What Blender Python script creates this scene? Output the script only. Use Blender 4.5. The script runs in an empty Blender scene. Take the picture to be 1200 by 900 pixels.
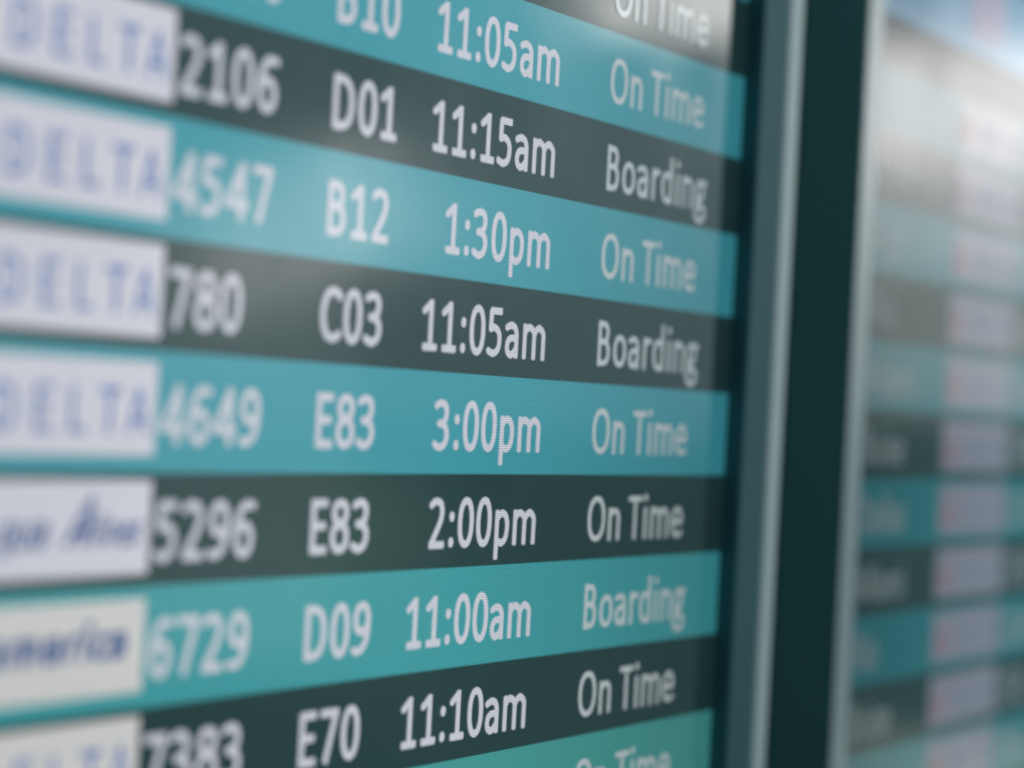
import bpy, math
from mathutils import Vector, Matrix
from mathutils.geometry import tessellate_polygon

S = 0.032                      # metres per row of the board (all lengths below are in rows)
sc = bpy.context.scene
COL = sc.collection

# ------------------------------------------------------------------ camera
CAM = Vector((0.0, -13.201, -4.3116))
YAW, PIT, ROL, FPX = 1.11039709, 0.00866773, 0.05289296, 3263.776   # FPX for a 1200 px wide picture
F = Vector((math.sin(YAW)*math.cos(PIT), math.cos(YAW)*math.cos(PIT), math.sin(PIT)))
R0 = Vector((math.cos(YAW), -math.sin(YAW), 0)); U0 = R0.cross(F)
RT = R0*math.cos(ROL) + U0*math.sin(ROL)
UP = -R0*math.sin(ROL) + U0*math.cos(ROL)
cd = bpy.data.cameras.new('camera'); cam = bpy.data.objects.new('camera', cd); COL.objects.link(cam)
M = Matrix.Identity(4)
for i in range(3):
    M[i][0], M[i][1], M[i][2], M[i][3] = RT[i], UP[i], -F[i], CAM[i]*S
cam.matrix_world = M
cd.sensor_width = 36; cd.lens = FPX/1200*36
cd.clip_start = 0.01; cd.clip_end = 100
cd.dof.use_dof = True
cd.dof.focus_distance = 29.7*S
cd.dof.aperture_fstop = cd.lens/22.5
cd.dof.aperture_blades = 0
sc.camera = cam

# ------------------------------------------------------------------ dim hall, exposure, lamps
w = bpy.data.worlds.new('World'); sc.world = w; w.use_nodes = True
bg = w.node_tree.nodes['Background']
bg.inputs[0].default_value = (0.50, 0.92, 1.0, 1); bg.inputs[1].default_value = 0.16
sc.view_settings.view_transform = 'Standard'; sc.view_settings.look = 'None'
sc.cycles.filter_width = 2.2
sc.view_settings.exposure = 0; sc.view_settings.gamma = 1

def area_lamp(name, loc, target, sx, sy, radiance, color, spin=0.0):
    """a softbox of sx by sy rows at loc, facing target"""
    ld = bpy.data.lights.new(name, 'AREA'); ld.shape = 'RECTANGLE'
    ld.size, ld.size_y = sx*S, sy*S
    ld.energy = radiance*math.pi*(sx*S)*(sy*S)
    ld.color = color
    o = bpy.data.objects.new(name, ld); COL.objects.link(o)
    z = (Vector(loc)-Vector(target)).normalized()
    x = Vector((0, 0, 1)).cross(z).normalized(); y = z.cross(x)
    c, s = math.cos(spin), math.sin(spin)
    x, y = x*c + y*s, -x*s + y*c
    m = Matrix.Identity(4)
    for i in range(3):
        m[i][0], m[i][1], m[i][2], m[i][3] = x[i], y[i], z[i], loc[i]*S
    o.matrix_world = m
    return o

def hall_lamp(name, x0, y0, x1, y1, radiance, color, t=150.0, spin=0.0):
    """a lit ceiling panel, window or added lamp in the hall, out in front of the boards to the right, that the
    glossy screens mirror: its direction is worked out from where its reflection lies"""
    px, py = (x0+x1)/2, (y0+y1)/2
    d = F + RT*((px-600)/FPX) - UP*((py-450)/FPX)
    q = CAM + d*t
    k = t/FPX
    n = CAM + d*((-CAM.y)/d.y)          # where the reflection lies on the screen
    area_lamp(name, (q.x, -q.y, q.z), tuple(n), (x1-x0)*k, (y1-y0)*k, radiance, color, spin)

area_lamp('added_key_lamp', (46, -25, 17), (34, 0, -2), 18, 10, 8.0, (1.0, 1.0, 1.0))  # added lamp for the bezels, kept out of the screens' reflections
hall_lamp('window_or_glow_light', 925, 58, 1500, 205, 2.5, (1.0, 0.92, 0.88))
hall_lamp('window_or_glow_light', 925, 15, 1500, 320, 0.72, (1.0, 0.98, 1.0))
hall_lamp('window_or_glow_light', 925, 205, 1500, 490, 0.62, (1.0, 0.99, 0.93))
hall_lamp('window_or_glow_light', 985, 865, 1230, 1010, 0.5, (1.0, 1.0, 0.82))  # pale reflection low on the far screen, source unknown
hall_lamp('ceiling_or_added_light', 690, -220, 975, 45, 3.5, (1.0, 0.98, 0.95))
hall_lamp('ceiling_or_added_light', -300, -420, 960, 290, 0.10, (0.65, 0.92, 1.0))
hall_lamp('ceiling_or_added_light', -500, -420, 930, 480, 0.31, (0.75, 0.93, 1.0))
hall_lamp('ceiling_or_added_light', -700, 300, 420, 760, 0.50, (0.88, 1.0, 0.97))  # added to lift the left side of the near screen, no known panel
hall_lamp('downlight', 215, 185, 490, 340, 2.0, (1.0, 0.97, 0.95), spin=0.45)
hall_lamp('downlight', 360, 570, 500, 680, 0.34, (0.4, 1.0, 0.5))

# ------------------------------------------------------------------ materials
def screen_mat(name, col, strength=1.0, lines=0.45):
    """glowing liquid-crystal pixels behind a glossy front: fine pixel lines in the emission, no diffuse"""
    m = bpy.data.materials.new(name); m.use_nodes = True
    nt = m.node_tree; p = nt.nodes['Principled BSDF']
    p.inputs['Base Color'].default_value = (0.004, 0.004, 0.004, 1)
    p.inputs['Roughness'].default_value = 0.10
    p.inputs['IOR'].default_value = 1.5
    p.inputs['Emission Color'].default_value = (*col, 1)
    tc = nt.nodes.new('ShaderNodeTexCoord')
    sm = nt.nodes.new('ShaderNodeTexNoise'); sm.inputs['Scale'].default_value = 14.0; sm.inputs['Detail'].default_value = 4.0
    nt.links.new(tc.outputs['Object'], sm.inputs['Vector'])        # wiped smears on the glass
    sr = nt.nodes.new('ShaderNodeMapRange'); sr.inputs[1].default_value = 0.3; sr.inputs[2].default_value = 0.7
    sr.inputs[3].default_value = 0.06; sr.inputs[4].default_value = 0.16
    nt.links.new(sm.outputs[0], sr.inputs[0]); nt.links.new(sr.outputs[0], p.inputs['Roughness'])
    sx = nt.nodes.new('ShaderNodeSeparateXYZ'); nt.links.new(tc.outputs['Object'], sx.inputs[0])
    def wave(axis, amp):
        a = nt.nodes.new('ShaderNodeMath'); a.operation = 'MULTIPLY'; a.inputs[1].default_value = 42/S*2*math.pi
        nt.links.new(sx.outputs[axis], a.inputs[0])
        s = nt.nodes.new('ShaderNodeMath'); s.operation = 'SINE'; nt.links.new(a.outputs[0], s.inputs[0])
        g = nt.nodes.new('ShaderNodeMath'); g.operation = 'MULTIPLY_ADD'
        g.inputs[1].default_value = amp; g.inputs[2].default_value = 1.0
        nt.links.new(s.outputs[0], g.inputs[0]); return g
    a = wave(2, lines)
    # slow unevenness of the backlight
    nz = nt.nodes.new('ShaderNodeTexNoise'); nz.inputs['Scale'].default_value = 4.0; nz.inputs['Detail'].default_value = 1.0
    nt.links.new(tc.outputs['Object'], nz.inputs['Vector'])
    mr = nt.nodes.new('ShaderNodeMapRange'); mr.inputs[3].default_value = 0.9; mr.inputs[4].default_value = 1.1
    nt.links.new(nz.outputs[0], mr.inputs[0])
    x = nt.nodes.new('ShaderNodeMath'); x.operation = 'MULTIPLY'
    nt.links.new(a.outputs[0], x.inputs[0]); nt.links.new(mr.outputs[0], x.inputs[1])
    y = nt.nodes.new('ShaderNodeMath'); y.operation = 'MULTIPLY'; y.inputs[1].default_value = strength
    nt.links.new(x.outputs[0], y.inputs[0])
    # emission fades to the left and right edges, standing in for viewing-angle falloff
    ab = nt.nodes.new('ShaderNodeMath'); ab.operation = 'ABSOLUTE'; nt.links.new(sx.outputs[0], ab.inputs[0])
    ed = nt.nodes.new('ShaderNodeMapRange'); ed.interpolation_type = 'SMOOTHSTEP'
    ed.inputs[1].default_value = 8.0*S; ed.inputs[2].default_value = 15.6*S
    ed.inputs[3].default_value = 1.0; ed.inputs[4].default_value = 0.60
    nt.links.new(ab.outputs[0], ed.inputs[0])
    y2 = nt.nodes.new('ShaderNodeMath'); y2.operation = 'MULTIPLY'
    nt.links.new(y.outputs[0], y2.inputs[0]); nt.links.new(ed.outputs[0], y2.inputs[1])
    nt.links.new(y2.outputs[0], p.inputs['Emission Strength'])
    return m

def solid_mat(name, col, rough, spec=0.2, grain=0.08, scale=400):
    m = bpy.data.materials.new(name); m.use_nodes = True
    nt = m.node_tree; p = nt.nodes['Principled BSDF']
    p.inputs['Roughness'].default_value = rough
    p.inputs['Specular IOR Level'].default_value = spec
    nz = nt.nodes.new('ShaderNodeTexNoise'); nz.inputs['Scale'].default_value = scale; nz.inputs['Detail'].default_value = 3
    tc = nt.nodes.new('ShaderNodeTexCoord'); nt.links.new(tc.outputs['Object'], nz.inputs['Vector'])
    mx = nt.nodes.new('ShaderNodeMix'); mx.data_type = 'RGBA'
    mx.inputs[6].default_value = (*[c*(1-grain) for c in col], 1); mx.inputs[7].default_value = (*[c*(1+grain) for c in col], 1)
    nt.links.new(nz.outputs[0], mx.inputs[0]); nt.links.new(mx.outputs[2], p.inputs['Base Color'])
    return m

TEAL = screen_mat('teal_row_pixels', (0.042, 0.275, 0.335))
TEAL_MID = screen_mat('teal_row_green_tint_pixels', (0.042, 0.280, 0.305))  # lower rows and tiles: the panel's colour shift with height put into emission
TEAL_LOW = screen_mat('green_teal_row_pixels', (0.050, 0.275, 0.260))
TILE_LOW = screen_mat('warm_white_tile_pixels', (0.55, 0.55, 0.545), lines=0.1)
DARK = screen_mat('dark_row_pixels', (0.013, 0.037, 0.038), lines=0.1)
PANEL = screen_mat('dark_panel_pixels', (0.012, 0.033, 0.036), lines=0.1)
WHITE = screen_mat('white_text_pixels', (0.52, 0.535, 0.60))
PALE = screen_mat('pale_text_pixels', (0.47, 0.53, 0.55))
TILE = screen_mat('white_tile_pixels', (0.56, 0.56, 0.63), lines=0.1)
TEAL2 = screen_mat('dim_teal_row_pixels', (0.015, 0.125, 0.150))
BLUE2 = screen_mat('dim_blue_logo_pixels', (0.11, 0.14, 0.21), lines=0.1)
RED2 = screen_mat('dim_red_logo_pixels', (0.20, 0.115, 0.145), lines=0.1)
HEAD = screen_mat('blue_header_pixels', (0.16, 0.31, 0.44), lines=0.1)
PINK = screen_mat('lavender_panel_pixels', (0.30, 0.29, 0.39), lines=0.1)
TILE2 = screen_mat('dim_tile_pixels', (0.165, 0.18, 0.22), lines=0.1)
DIMW = screen_mat('dim_text_pixels', (0.19, 0.23, 0.24), lines=0.1)
BLUE = screen_mat('blue_logo_pixels', (0.09, 0.17, 0.41), lines=0.1)
NAVY = screen_mat('navy_logo_pixels', (0.045, 0.095, 0.25), lines=0.1)
RED = screen_mat('red_logo_pixels', (0.36, 0.03, 0.05), lines=0.1)
DRED = screen_mat('dark_red_logo_pixels', (0.20, 0.02, 0.04), lines=0.1)
BEZEL = solid_mat('charcoal_bezel_plastic', (0.048, 0.140, 0.162), 0.6)
BLACK = solid_mat('black_bezel_plastic', (0.019, 0.060, 0.063), 0.8, 0.0)
SILVER = solid_mat('silver_trim_metal', (0.54, 0.62, 0.62), 0.5, 0.25)
LIP = solid_mat('dull_trim_metal', (0.44, 0.49, 0.50), 0.22, 0.5)
CASE = solid_mat('black_case_metal', (0.02, 0.025, 0.026), 0.6)
WALL = solid_mat('grey_wall_paint', (0.06, 0.075, 0.08), 0.8)

# ------------------------------------------------------------------ lettering: strokes -> outline -> mesh
def spl(pts, n=5):
    """smooth open curve through pts"""
    if len(pts) < 3: return pts
    out = []
    P = [pts[0]] + list(pts) + [pts[-1]]
    for i in range(1, len(P)-2):
        p0, p1, p2, p3 = P[i-1], P[i], P[i+1], P[i+2]
        for j in range(n):
            t = j/n
            out.append(tuple(0.5*((2*p1[k]) + (-p0[k]+p2[k])*t + (2*p0[k]-5*p1[k]+4*p2[k]-p3[k])*t*t
                                  + (-p0[k]+3*p1[k]-3*p2[k]+p3[k])*t**3) for k in (0, 1)))
    out.append(pts[-1]); return out
def ell(cx, cy, rx, ry, n=28, e=2.25):
    o = []
    for i in range(n+1):
        a = 2*math.pi*i/n; c, s = math.cos(a), math.sin(a)
        o.append((cx+rx*math.copysign(abs(c)**(2/e), c), cy+ry*math.copysign(abs(s)**(2/e), s)))
    return o
def mir(p, wd): return [(wd-x, y) for x, y in p]
def rot(p, cx, cy): return [(2*cx-x, 2*cy-y) for x, y in p]
six = spl([(.42,.572),(.33,.588),(.23,.562),(.15,.48),(.108,.36),(.10,.24),(.115,.14),(.17,.068),(.255,.043),(.345,.075),(.393,.16),(.393,.25),(.345,.33),(.26,.357),(.17,.335),(.11,.27)])
pbowl = spl([(.12,.34),(.18,.398),(.26,.424),(.35,.40),(.408,.32),(.415,.22),(.385,.11),(.31,.05),(.22,.043),(.12,.09)])
narc = spl([(.12,.34),(.19,.40),(.27,.424),(.35,.405),(.405,.345),(.41,.27)])
# each glyph: advance, list of strokes; a stroke of kind 'c' is round-ended, 'b' is square-ended, 'o' a dot
G = {
 '0': (.507, [('c', ell(.2535,.317,.160,.277))]),
 '1': (.507, [('b', [(.275,0),(.275,.634)]), ('b', [(.08,.046),(.455,.046)]), ('c', [(.262,.585),(.10,.487)])]),
 '2': (.507, [('c', spl([(.085,.54),(.15,.578),(.235,.59),(.33,.56),(.37,.48),(.365,.41),(.33,.33),(.25,.225),(.115,.06)])), ('b', [(.055,.046),(.455,.046)])]),
 '3': (.507, [('c', spl([(.08,.555),(.15,.583),(.225,.59),(.31,.565),(.35,.495),(.33,.40),(.26,.345),(.165,.335)])), ('c', spl([(.165,.335),(.27,.325),(.355,.27),(.377,.18),(.335,.09),(.245,.045),(.15,.047),(.065,.08)]))]),
 '4': (.507, [('c', [(.335,.575),(.07,.19)]), ('b', [(.03,.175),(.485,.175)]), ('b', [(.345,0),(.345,.634)])]),
 '5': (.507, [('b', [(.10,.588),(.43,.588)]), ('b', [(.128,.60),(.118,.34)]), ('c', spl([(.118,.355),(.2,.372),(.29,.355),(.365,.29),(.375,.19),(.34,.1),(.25,.048),(.16,.045),(.072,.072)]))]),
 '6': (.507, [('c', six)]),
 '7': (.507, [('b', [(.045,.588),(.465,.588)]), ('b', [(.41,.60),(.19,0)])]),
 '8': (.507, [('c', ell(.2535,.470,.140,.118)), ('c', ell(.2535,.188,.160,.145))]),
 '9': (.507, [('c', rot(six, .2535, .317))]),
 ':': (.267, [('o', (.134,.072)), ('o', (.134,.395))]),
 'a': (.485, [('c', spl([(.08,.392),(.14,.415),(.215,.424),(.30,.405),(.353,.34),(.362,.26)])), ('b', [(.362,.28),(.362,0)]), ('c', spl([(.36,.262),(.24,.26),(.14,.235),(.097,.165),(.112,.085),(.18,.043),(.26,.055),(.345,.12)]))]),
 'p': (.525, [('b', [(.12,-.175),(.12,.466)]), ('c', pbowl)]),
 'q': (.525, [('b', [(.405,-.175),(.405,.466)]), ('c', mir(pbowl,.525))]),
 'd': (.525, [('b', [(.405,0),(.405,.68)]), ('c', mir(pbowl,.525))]),
 'm': (.80, [('b', [(.12,0),(.12,.466)]), ('c', spl([(.12,.34),(.18,.40),(.25,.424),(.33,.405),(.395,.35),(.40,.27)])), ('b', [(.40,0),(.40,.29)]), ('c', spl([(.40,.33),(.46,.395),(.535,.424),(.61,.405),(.675,.35),(.68,.27)])), ('b', [(.68,0),(.68,.29)])]),
 'n': (.525, [('b', [(.12,0),(.12,.466)]), ('c', narc), ('b', [(.41,0),(.41,.29)])]),
 'u': (.525, [('b', [(.405,0),(.405,.466)]), ('c', rot(narc,.2625,.233)), ('b', [(.115,.18),(.115,.466)])]),
 'O': (.67, [('c', ell(.335,.317,.236,.277, 32))]),
 'o': (.527, [('c', ell(.2635,.233,.168,.190))]),
 'T': (.495, [('b', [(.015,.588),(.48,.588)]), ('b', [(.2475,0),(.2475,.60)])]),
 'i': (.24, [('b', [(.12,0),(.12,.466)]), ('o', (.12,.605))]),
 'l': (.24, [('b', [(.12,0),(.12,.68)])]),
 'e': (.50, [('b', [(.10,.238),(.455,.238)]), ('c', spl([(.412,.25),(.408,.32),(.355,.40),(.26,.425),(.165,.40),(.105,.32),(.09,.22),(.12,.115),(.19,.055),(.28,.043),(.36,.055),(.42,.08)]))]),
 'r': (.355, [('b', [(.12,0),(.12,.466)]), ('c', spl([(.12,.31),(.16,.375),(.225,.42),(.315,.418)]))]),
 's': (.40, [('c', spl([(.335,.395),(.27,.42),(.19,.424),(.115,.395),(.095,.335),(.135,.28),(.22,.24),(.30,.195),(.325,.13),(.28,.065),(.19,.043),(.11,.052),(.055,.075)]))]),
 'c': (.42, [('c', spl([(.375,.385),(.30,.42),(.21,.41),(.13,.345),(.10,.233),(.125,.12),(.20,.05),(.30,.045),(.38,.085)]))]),
 'g': (.475, [('c', ell(.212,.298,.122,.130,22)), ('b', [(.22,.418),(.462,.418)]), ('c', spl([(.135,.20),(.10,.145),(.13,.085),(.24,.07),(.34,.055),(.405,.0),(.395,-.07),(.33,-.125),(.22,-.142),(.12,-.122),(.072,-.065),(.095,-.005),(.155,.06)]))]),
 'B': (.555, [('b', [(.13,0),(.13,.634)]), ('c', spl([(.14,.588),(.27,.588),(.355,.56),(.392,.485),(.37,.39),(.295,.345),(.14,.342)])), ('c', spl([(.28,.342),(.38,.315),(.43,.225),(.41,.115),(.345,.06),(.25,.046),(.14,.046)]))]),
 'C': (.535, [('c', spl([(.475,.53),(.40,.578),(.31,.588),(.20,.555),(.125,.45),(.10,.317),(.125,.18),(.20,.08),(.31,.046),(.40,.057),(.48,.10)]))]),
 'D': (.625, [('b', [(.13,0),(.13,.634)]), ('c', spl([(.14,.588),(.25,.588),(.38,.56),(.47,.47),(.50,.325),(.475,.18),(.39,.08),(.26,.046),(.14,.046)]))]),
 'E': (.49, [('b', [(.13,0),(.13,.634)]), ('b', [(.13,.588),(.445,.588)]), ('b', [(.13,.325),(.415,.325)]), ('b', [(.13,.046),(.455,.046)])]),
 'L': (.43, [('b', [(.13,0),(.13,.634)]), ('b', [(.13,.046),(.42,.046)])]),
 'A': (.60, [('b', [(.05,0),(.30,.634)]), ('b', [(.55,0),(.30,.634)]), ('b', [(.15,.19),(.45,.19)])]),
 'M': (.86, [('b', [(.12,0),(.12,.634)]), ('b', [(.74,0),(.74,.634)]), ('b', [(.13,.62),(.43,.06)]), ('b', [(.73,.62),(.43,.06)])]),
 'R': (.56, [('b', [(.13,0),(.13,.634)]), ('c', spl([(.14,.588),(.27,.588),(.365,.56),(.41,.47),(.375,.37),(.29,.315),(.14,.31)])), ('b', [(.27,.31),(.47,0)])]),
 ' ': (.215, []),
}
def seg_d(px, py, ax, ay, bx, by, r):
    # distance with the vertical stretched by r: horizontal strokes come out thinner
    ay, by, py = ay*r, by*r, py*r
    vx, vy = bx-ax, by-ay; L = vx*vx+vy*vy
    t = 0 if L == 0 else max(0, min(1, ((px-ax)*vx+(py-ay)*vy)/L))
    dx, dy = px-ax-t*vx, py-ay-t*vy
    return math.sqrt(dx*dx+dy*dy)
def box_d(px, py, ax, ay, bx, by, hw, r):
    vx, vy = bx-ax, by-ay; L = math.hypot(vx, vy); vx, vy = vx/L, vy/L
    u = (px-ax)*vx+(py-ay)*vy; v = abs((px-ax)*-vy+(py-ay)*vx)
    h = hw*math.sqrt(vy*vy + (vx/r)**2)             # thinner when it runs across
    du, dv = abs(u-L/2)-L/2+0.012, v-h+0.012
    return math.hypot(max(du, 0), max(dv, 0)) + min(max(du, dv), 0) - 0.012
GC = {}
def glyph(ch, wv):
    """outline polygons of a glyph from its strokes, traced on a fine grid"""
    key = (ch, wv)
    if key in GC: return GC[key]
    adv, st = G[ch]; r = 1.22; hw = wv/2; c = 0.0165
    i0, i1, j0, j1 = -4, int(adv/c)+6, -16, 47
    D = {}
    segs = []
    for k, p in st:
        if k == 'o': segs.append(('o', p[0], p[1]))
        else:
            for a, b in zip(p, p[1:]):
                segs.append((k, a[0], a[1], b[0], b[1]))
    for i in range(i0, i1+1):
        for j in range(j0, j1+1):
            x, y = i*c, j*c; d = 1
            for s in segs:
                if s[0] == 'o': q = math.hypot(x-s[1], y-s[2])-hw*1.2
                elif s[0] == 'c':
                    if min(abs(x-s[1]), abs(x-s[3])) > .25 and (x-s[1])*(x-s[3]) > 0: continue
                    q = seg_d(x, y, s[1], s[2], s[3], s[4], r)-hw
                else: q = box_d(x, y, s[1], s[2], s[3], s[4], hw, r)
                if q < d: d = q
            D[i, j] = d if abs(d) > 1e-6 else 1e-6
    nxt = {}
    def ed(a, b):
        da, db = D[a], D[b]; t = da/(da-db)
        k = (a, b) if a < b else (b, a)
        PT[k] = ((a[0]+(b[0]-a[0])*t)*c, (a[1]+(b[1]-a[1])*t)*c); return k
    PT = {}
    for i in range(i0, i1):
        for j in range(j0, j1):
            q = [(i, j), (i+1, j), (i+1, j+1), (i, j+1)]
            s = [D[k] < 0 for k in q]
            if all(s) or not any(s): continue
            ins, outs = [], []
            for a in range(4):
                b = (a+1) % 4
                if s[a] and not s[b]: outs.append(ed(q[a], q[b]))
                if not s[a] and s[b]: ins.append(ed(q[a], q[b]))
            if len(ins) == 1: nxt[outs[0]] = ins[0]
            else:
                # saddle: keep the two corners apart
                for a in range(4):
                    if s[a]: nxt[ed(q[a], q[(a+1) % 4])] = ed(q[a-1], q[a])
    loops = []
    while nxt:
        k0, k = next(iter(nxt.items())); del nxt[k0]; lp = [PT[k0]]
        while k != k0:
            lp.append(PT[k]); k = nxt.pop(k)
        loops.append(lp)
    # one group per outer outline: the outline itself and the holes inside it
    def sa(l): return sum(a[0]*b[1]-b[0]*a[1] for a, b in zip(l, l[1:]+l[:1]))
    def inside(p, l):
        c = False
        for a, b in zip(l, l[1:]+l[:1]):
            if (a[1] > p[1]) != (b[1] > p[1]) and p[0] < (b[0]-a[0])*(p[1]-a[1])/(b[1]-a[1])+a[0]: c = not c
        return c
    par = [sum(inside(l[0], m) for m in loops if m is not l) % 2 for l in loops]
    groups = [[l]+[h for h, q in zip(loops, par) if q and inside(h[0], l)] for l, o in zip(loops, par) if not o]
    GC[key] = (adv, groups); return GC[key]

def flat_mesh(name, polys_by_mat, mats):
    """polys_by_mat: list of (material index, depth, [loops]) in row units, facing the viewer (-y)"""
    vs, fs, mi = [], [], []
    for m, dep, loops in polys_by_mat:
        base = len(vs)
        for lp in loops:
            vs += [(x*S, dep*S, z*S) for x, z in lp]
        for t in tessellate_polygon([[Vector((x, z, 0)) for x, z in lp] for lp in loops]):
            a, b, c = [base+k for k in t]
            n = (vs[b][0]-vs[a][0])*(vs[c][2]-vs[a][2])-(vs[b][2]-vs[a][2])*(vs[c][0]-vs[a][0])
            fs.append((a, b, c) if n > 0 else (a, c, b)); mi.append(m)
    me = bpy.data.meshes.new(name); me.from_pydata(vs, [], fs); me.update()
    for m in mats: me.materials.append(m)
    me.polygons.foreach_set('material_index', mi)
    return me
def rect(x0, z0, x1, z1): return [(x0, z0), (x1, z0), (x1, z1), (x0, z1)]

CAP = 0.52; EM = CAP/0.634
def text_loops(s, x, z, em=EM, wv=.112, align='L', xs=1.0, shear=0.0, track=0.0):
    wd = sum(G[c][0]+track for c in s)*em*xs
    if align == 'R': x -= wd
    out = []
    for ch in s:
        adv, loops = glyph(ch, wv)
        for g in loops: out.append([[(x+(a+shear*b)*em*xs, z+b*em) for a, b in lp] for lp in g])
        x += (adv+track)*em*xs
    return out

# ------------------------------------------------------------------ object helpers
def link(name, me, parent=None, label=None):
    o = bpy.data.objects.new(name, me); COL.objects.link(o); o.parent = parent
    if label: o['label'] = label
    return o
def thing(name, label, cat, loc, group=None):
    o = bpy.data.objects.new(name, None); COL.objects.link(o); o.location = [c*S for c in loc]
    o.empty_display_size = 0.1
    o['label'] = label; o['category'] = cat
    if group: o['group'] = group
    return o
def boxes(name, bs, mats, bevel=0.03):
    vs, fs = [], []
    for x0, x1, y0, y1, z0, z1 in bs:
        b = len(vs)
        vs += [(x*S, y*S, z*S) for x in (x0, x1) for y in (y0, y1) for z in (z0, z1)]
        fs += [[b+k for k in f] for f in ((0,1,3,2),(4,6,7,5),(0,4,5,1),(2,3,7,6),(0,2,6,4),(1,5,7,3))]
    me = bpy.data.meshes.new(name); me.from_pydata(vs, [], fs); me.update()
    import bmesh
    bm = bmesh.new(); bm.from_mesh(me)
    bmesh.ops.recalc_face_normals(bm, faces=bm.faces)
    if bevel: bmesh.ops.bevel(bm, geom=list(bm.edges), offset=bevel*S, segments=3, affect='EDGES', profile=0.6)
    bm.to_mesh(me); bm.free()
    for m in mats: me.materials.append(m)
    return me
def frame(x0, x1, z0, z1, t, y0, y1):
    """four butted bars round an opening x0..x1, z0..z1 with thickness t"""
    return [(x0-t, x0, y0, y1, z0-t, z1+t), (x1, x1+t, y0, y1, z0-t, z1+t),
            (x0, x1, y0, y1, z1, z1+t), (x0, x1, y0, y1, z0-t, z0)]

DEP = -0.24                     # bezels stand this far proud of the screens
BACK = 2.6
ZB, ZT = -13.0, 5.0             # screens run from ZB to ZT
YB, YT, YL = 0.0, -0.008, -0.016  # row bands, text and tiles, logo lettering

# ------------------------------------------------------------------ the setting: the wall behind the boards
wall = link('wall', boxes('wall', [(-30, 110, BACK+0.05, BACK+3, -40, 25)], [WALL], 0))
wall['kind'] = 'structure'

# ------------------------------------------------------------------ near board
XL0, XL1 = 2.0, 32.77
def local(me, org):
    me.transform(Matrix.Translation(-Vector(org)*S)); return me
class Board:
    def __init__(self, label, x0, x1):
        self.x0, self.x1 = x0, x1
        self.org = ((x0+x1)/2, BACK, ZB-1.5)
        self.root = thing('flight_information_display', label, 'display screen', self.org, 'flight displays on the wall')
    def part(self, name, me, parent=None, label=None):
        # every mesh is built in board coordinates and shifted to the board's own base
        return link(name, local(me, self.org), parent or self.root, label)

A = Board('nearer flight display in the left foreground, in focus, with Boarding and On Time rows', XL0, XL1)
A.part('screen_panel', boxes('screen_panel', [(XL0, XL1, 0.01, 0.6, ZB, ZT)], [PANEL], 0))
A.part('bezel', boxes('bezel', frame(XL0, XL1, ZB, ZT, 0.84, DEP, 0.8), [BEZEL], 0.05))
A.part('edge_trim', boxes('edge_trim', frame(XL0-0.905, XL1+0.905, ZB-0.905, ZT+0.905, 0.49, DEP-0.004, 0.8), [SILVER], 0.08))
A.part('rear_case', boxes('rear_case', [(XL0-0.9, XL1+0.9, 0.81, BACK, ZB-0.9, ZT+0.9)], [CASE], 0.1))

ROWTXT = 0.78   # text baseline below the row's top
def delta_logo(x, top, tilemat, dim=False):
    """white tile with a red two-part triangle and wide blue letters"""
    L = [(0, YT, [rect(x, top-0.875, x+3.6, top-0.085)])]
    b = top-0.70
    L.append((2, YL, [[(x+.10, b), (x+.40, b+.16), (x+.40, b+.46)]]))
    L.append((3, YL, [[(x+.44, b+.46), (x+.44, b+.16), (x+.74, b)]]))
    L.append((3, YL, [[(x+.14, b-.02), (x+.42, b+.13), (x+.70, b-.02)]]))
    for ch, lx, wd in (('D', 1.31, .32), ('E', 1.86, .26), ('L', 2.34, .23), ('T', 2.75, .31), ('A', 3.17, .31)):
        adv, loops = glyph(ch, .10)
        xs = [p[0] for g in loops for lp in g for p in lp]; a0, a1 = min(xs), max(xs)
        for g in loops: L.append((1, YL, [[(x+lx+(p[0]-a0)/(a1-a0)*wd, b+p[1]*.62) for p in lp] for lp in g]))
    return flat_mesh('airline_logo', L, [tilemat, BLUE2, RED2, RED2] if dim else [tilemat, BLUE, RED, DRED])
def script_logo(x, top, bits, xend, base):
    L = [(0, YT, [rect(x, top-0.875, x+3.6, top-0.085)])]
    for word, xe, em, shear, wv, xs, track in bits:
        for g in text_loops(word, xe, top-base, em, wv, 'R', xs, shear, track): L.append((1, YL, g))
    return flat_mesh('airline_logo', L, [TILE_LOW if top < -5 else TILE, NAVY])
def text_mesh(name, s, x, z, align='L', mat=None, wv=.112, **k):
    return flat_mesh(name, [(0, YT, g) for g in text_loops(s, x, z, wv=wv, align=align, **k)], [mat or WHITE])

rows = [  # top z, teal?, logo, flight, gate, time, status
 (2, 1, None, '', '', '', ''),
 (1, 0, None, '', '', '', 'On Time'),
 (0, 1, None, '4380', 'B10', '11:05am', 'On Time'),
 (-1, 0, 'letters', '2106', 'D01', '11:15am', 'Boarding'),
 (-2, 1, 'letters', '4547', 'B12', '1:30pm', 'On Time'),
 (-3, 0, 'letters', '780', 'C03', '11:05am', 'Boarding'),
 (-4, 1, 'letters', '4649', 'E83', '3:00pm', 'On Time'),
 (-5, 0, 'script', '5296', 'E83', '2:00pm', 'On Time'),
 (-6, 1, 'italic', '6729', 'D09', '11:00am', 'Boarding'),
 (-7, 0, 'letters', '7383', 'E70', '11:10am', 'On Time'),
 (-8, 1, None, '', '', '', 'On Time'),
 (-9, 0, None, '', '', '', ''),
]
XT, XF, XG, XM, XS = 16.24, 19.90, 22.47, 27.41, 28.68
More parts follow.
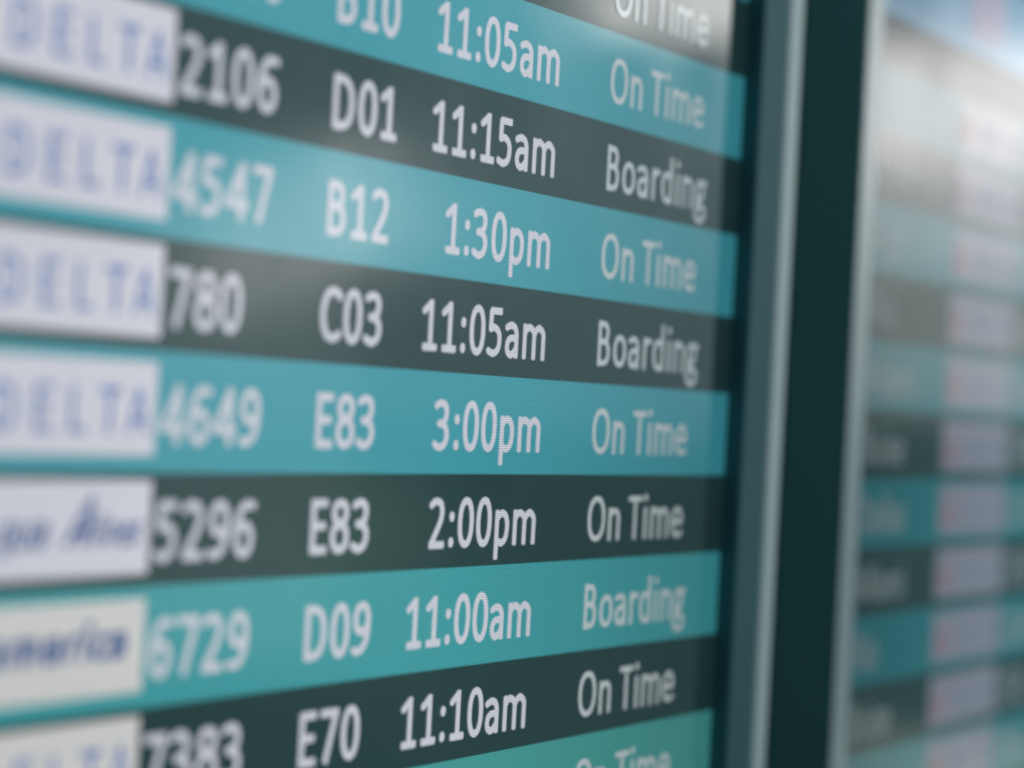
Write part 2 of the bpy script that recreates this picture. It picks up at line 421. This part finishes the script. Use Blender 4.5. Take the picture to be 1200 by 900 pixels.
for top, teal, logo, fl, ga, ti, stt in rows:
    e = 0.018 if teal else -0.018  # teal bands widened to carry the bleed of their glow
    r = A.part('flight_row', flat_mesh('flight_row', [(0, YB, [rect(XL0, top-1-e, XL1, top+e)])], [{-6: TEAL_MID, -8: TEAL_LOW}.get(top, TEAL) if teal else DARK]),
               label=('teal' if teal else 'dark') + ' flight row' + (f' reading {fl} {ga} {ti} {stt}' if ti else ''))
    z = top-ROWTXT
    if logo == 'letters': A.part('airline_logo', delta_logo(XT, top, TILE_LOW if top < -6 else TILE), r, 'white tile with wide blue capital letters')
    if logo == 'script': A.part('airline_logo', script_logo(XT, top, [('irlines', 19.66, .42, .35, .13, .86, 0), ('A', 18.93, .66, .60, .10, .95, 0), ('l', 18.66, .30, 1.3, .12, 1.0, 0), ('qua', 18.36, .46, .35, .14, 1.0, 0)], 0, .63), r, 'white tile with slanted blue handwriting')
    if logo == 'italic': A.part('airline_logo', script_logo(XT, top, [('america', 19.60, .46, .22, .18, 1.12, .08)], 0, .57), r, 'white tile with small slanted blue word')
    if fl: A.part('flight_number', text_mesh('flight_number', fl, XF, z, wv=.118), r)
    if ga: A.part('gate_code', text_mesh('gate_code', ga, XG, z, wv=.118), r)
    if ti: A.part('departure_time', text_mesh('departure_time', ti, XM, z, 'R', wv=.112), r)
    if stt: A.part('flight_status', text_mesh('flight_status', stt, XS, z, mat=PALE, wv=.098), r)

# ------------------------------------------------------------------ farther board
XR0 = 37.357; XR1 = XR0+30.8
B = Board('farther flight display at the right edge, out of focus, its top washed out by glare', XR0, XR1)
B.part('screen_panel', boxes('screen_panel', [(XR0, XR1, 0.01, 0.6, ZB, ZT)], [PANEL], 0))
B.part('inner_trim', boxes('inner_trim', frame(XR0, XR1, ZB, ZT, 0.664, DEP, 0.8), [LIP], 0.06))
B.part('bezel', boxes('bezel', frame(XR0-0.667, XR1+0.667, ZB-0.667, ZT+0.667, 2.44, DEP+0.004, 0.8), [BLACK], 0.05))
B.part('rear_case', boxes('rear_case', [(XR0-3, XR1+3, 0.81, BACK, ZB-3, ZT+3)], [CASE], 0.1))
cities = {1: '', 0: 'Miami', -1: 'Rio', -2: 'Rio', -3: 'Miami', -4: 'Boise', -5: 'Dallas', -6: 'Miami', -7: 'Rio', -8: 'Boise'}
for top in range(1, -11, -1):
    teal = (top % 2 != 0); t = top-0.06
    r = B.part('flight_row', flat_mesh('flight_row', [(0, YB, [rect(XR0, t-1, XR1, t)])], [TEAL2 if teal else DARK]),
               label='blurred ' + ('teal' if teal else 'dark') + ' flight row')
    if top >= -9:
        B.part('airline_logo', delta_logo(41.75, t, TILE2, True), r, 'dim white tile with a red triangle')
        B.part('flight_number', text_mesh('flight_number', str(1204+(top+9)*517)[:4], 45.55, t-ROWTXT, mat=DIMW), r)
    if cities.get(top):
        B.part('city_name', text_mesh('city_name', cities[top], 38.05, t-ROWTXT, mat=DIMW), r)
h = B.part('header_bar', flat_mesh('header_bar', [(0, YB, [rect(XR0, 1.66, XR1, 3.0)])], [HEAD]), label='blurred blue bar above the rows')
B.part('header_panel', flat_mesh('header_panel', [(0, YT, [rect(42.1, 1.85, 43.9, 2.8)])], [PINK]), h, 'pale lavender panel in the blue bar')
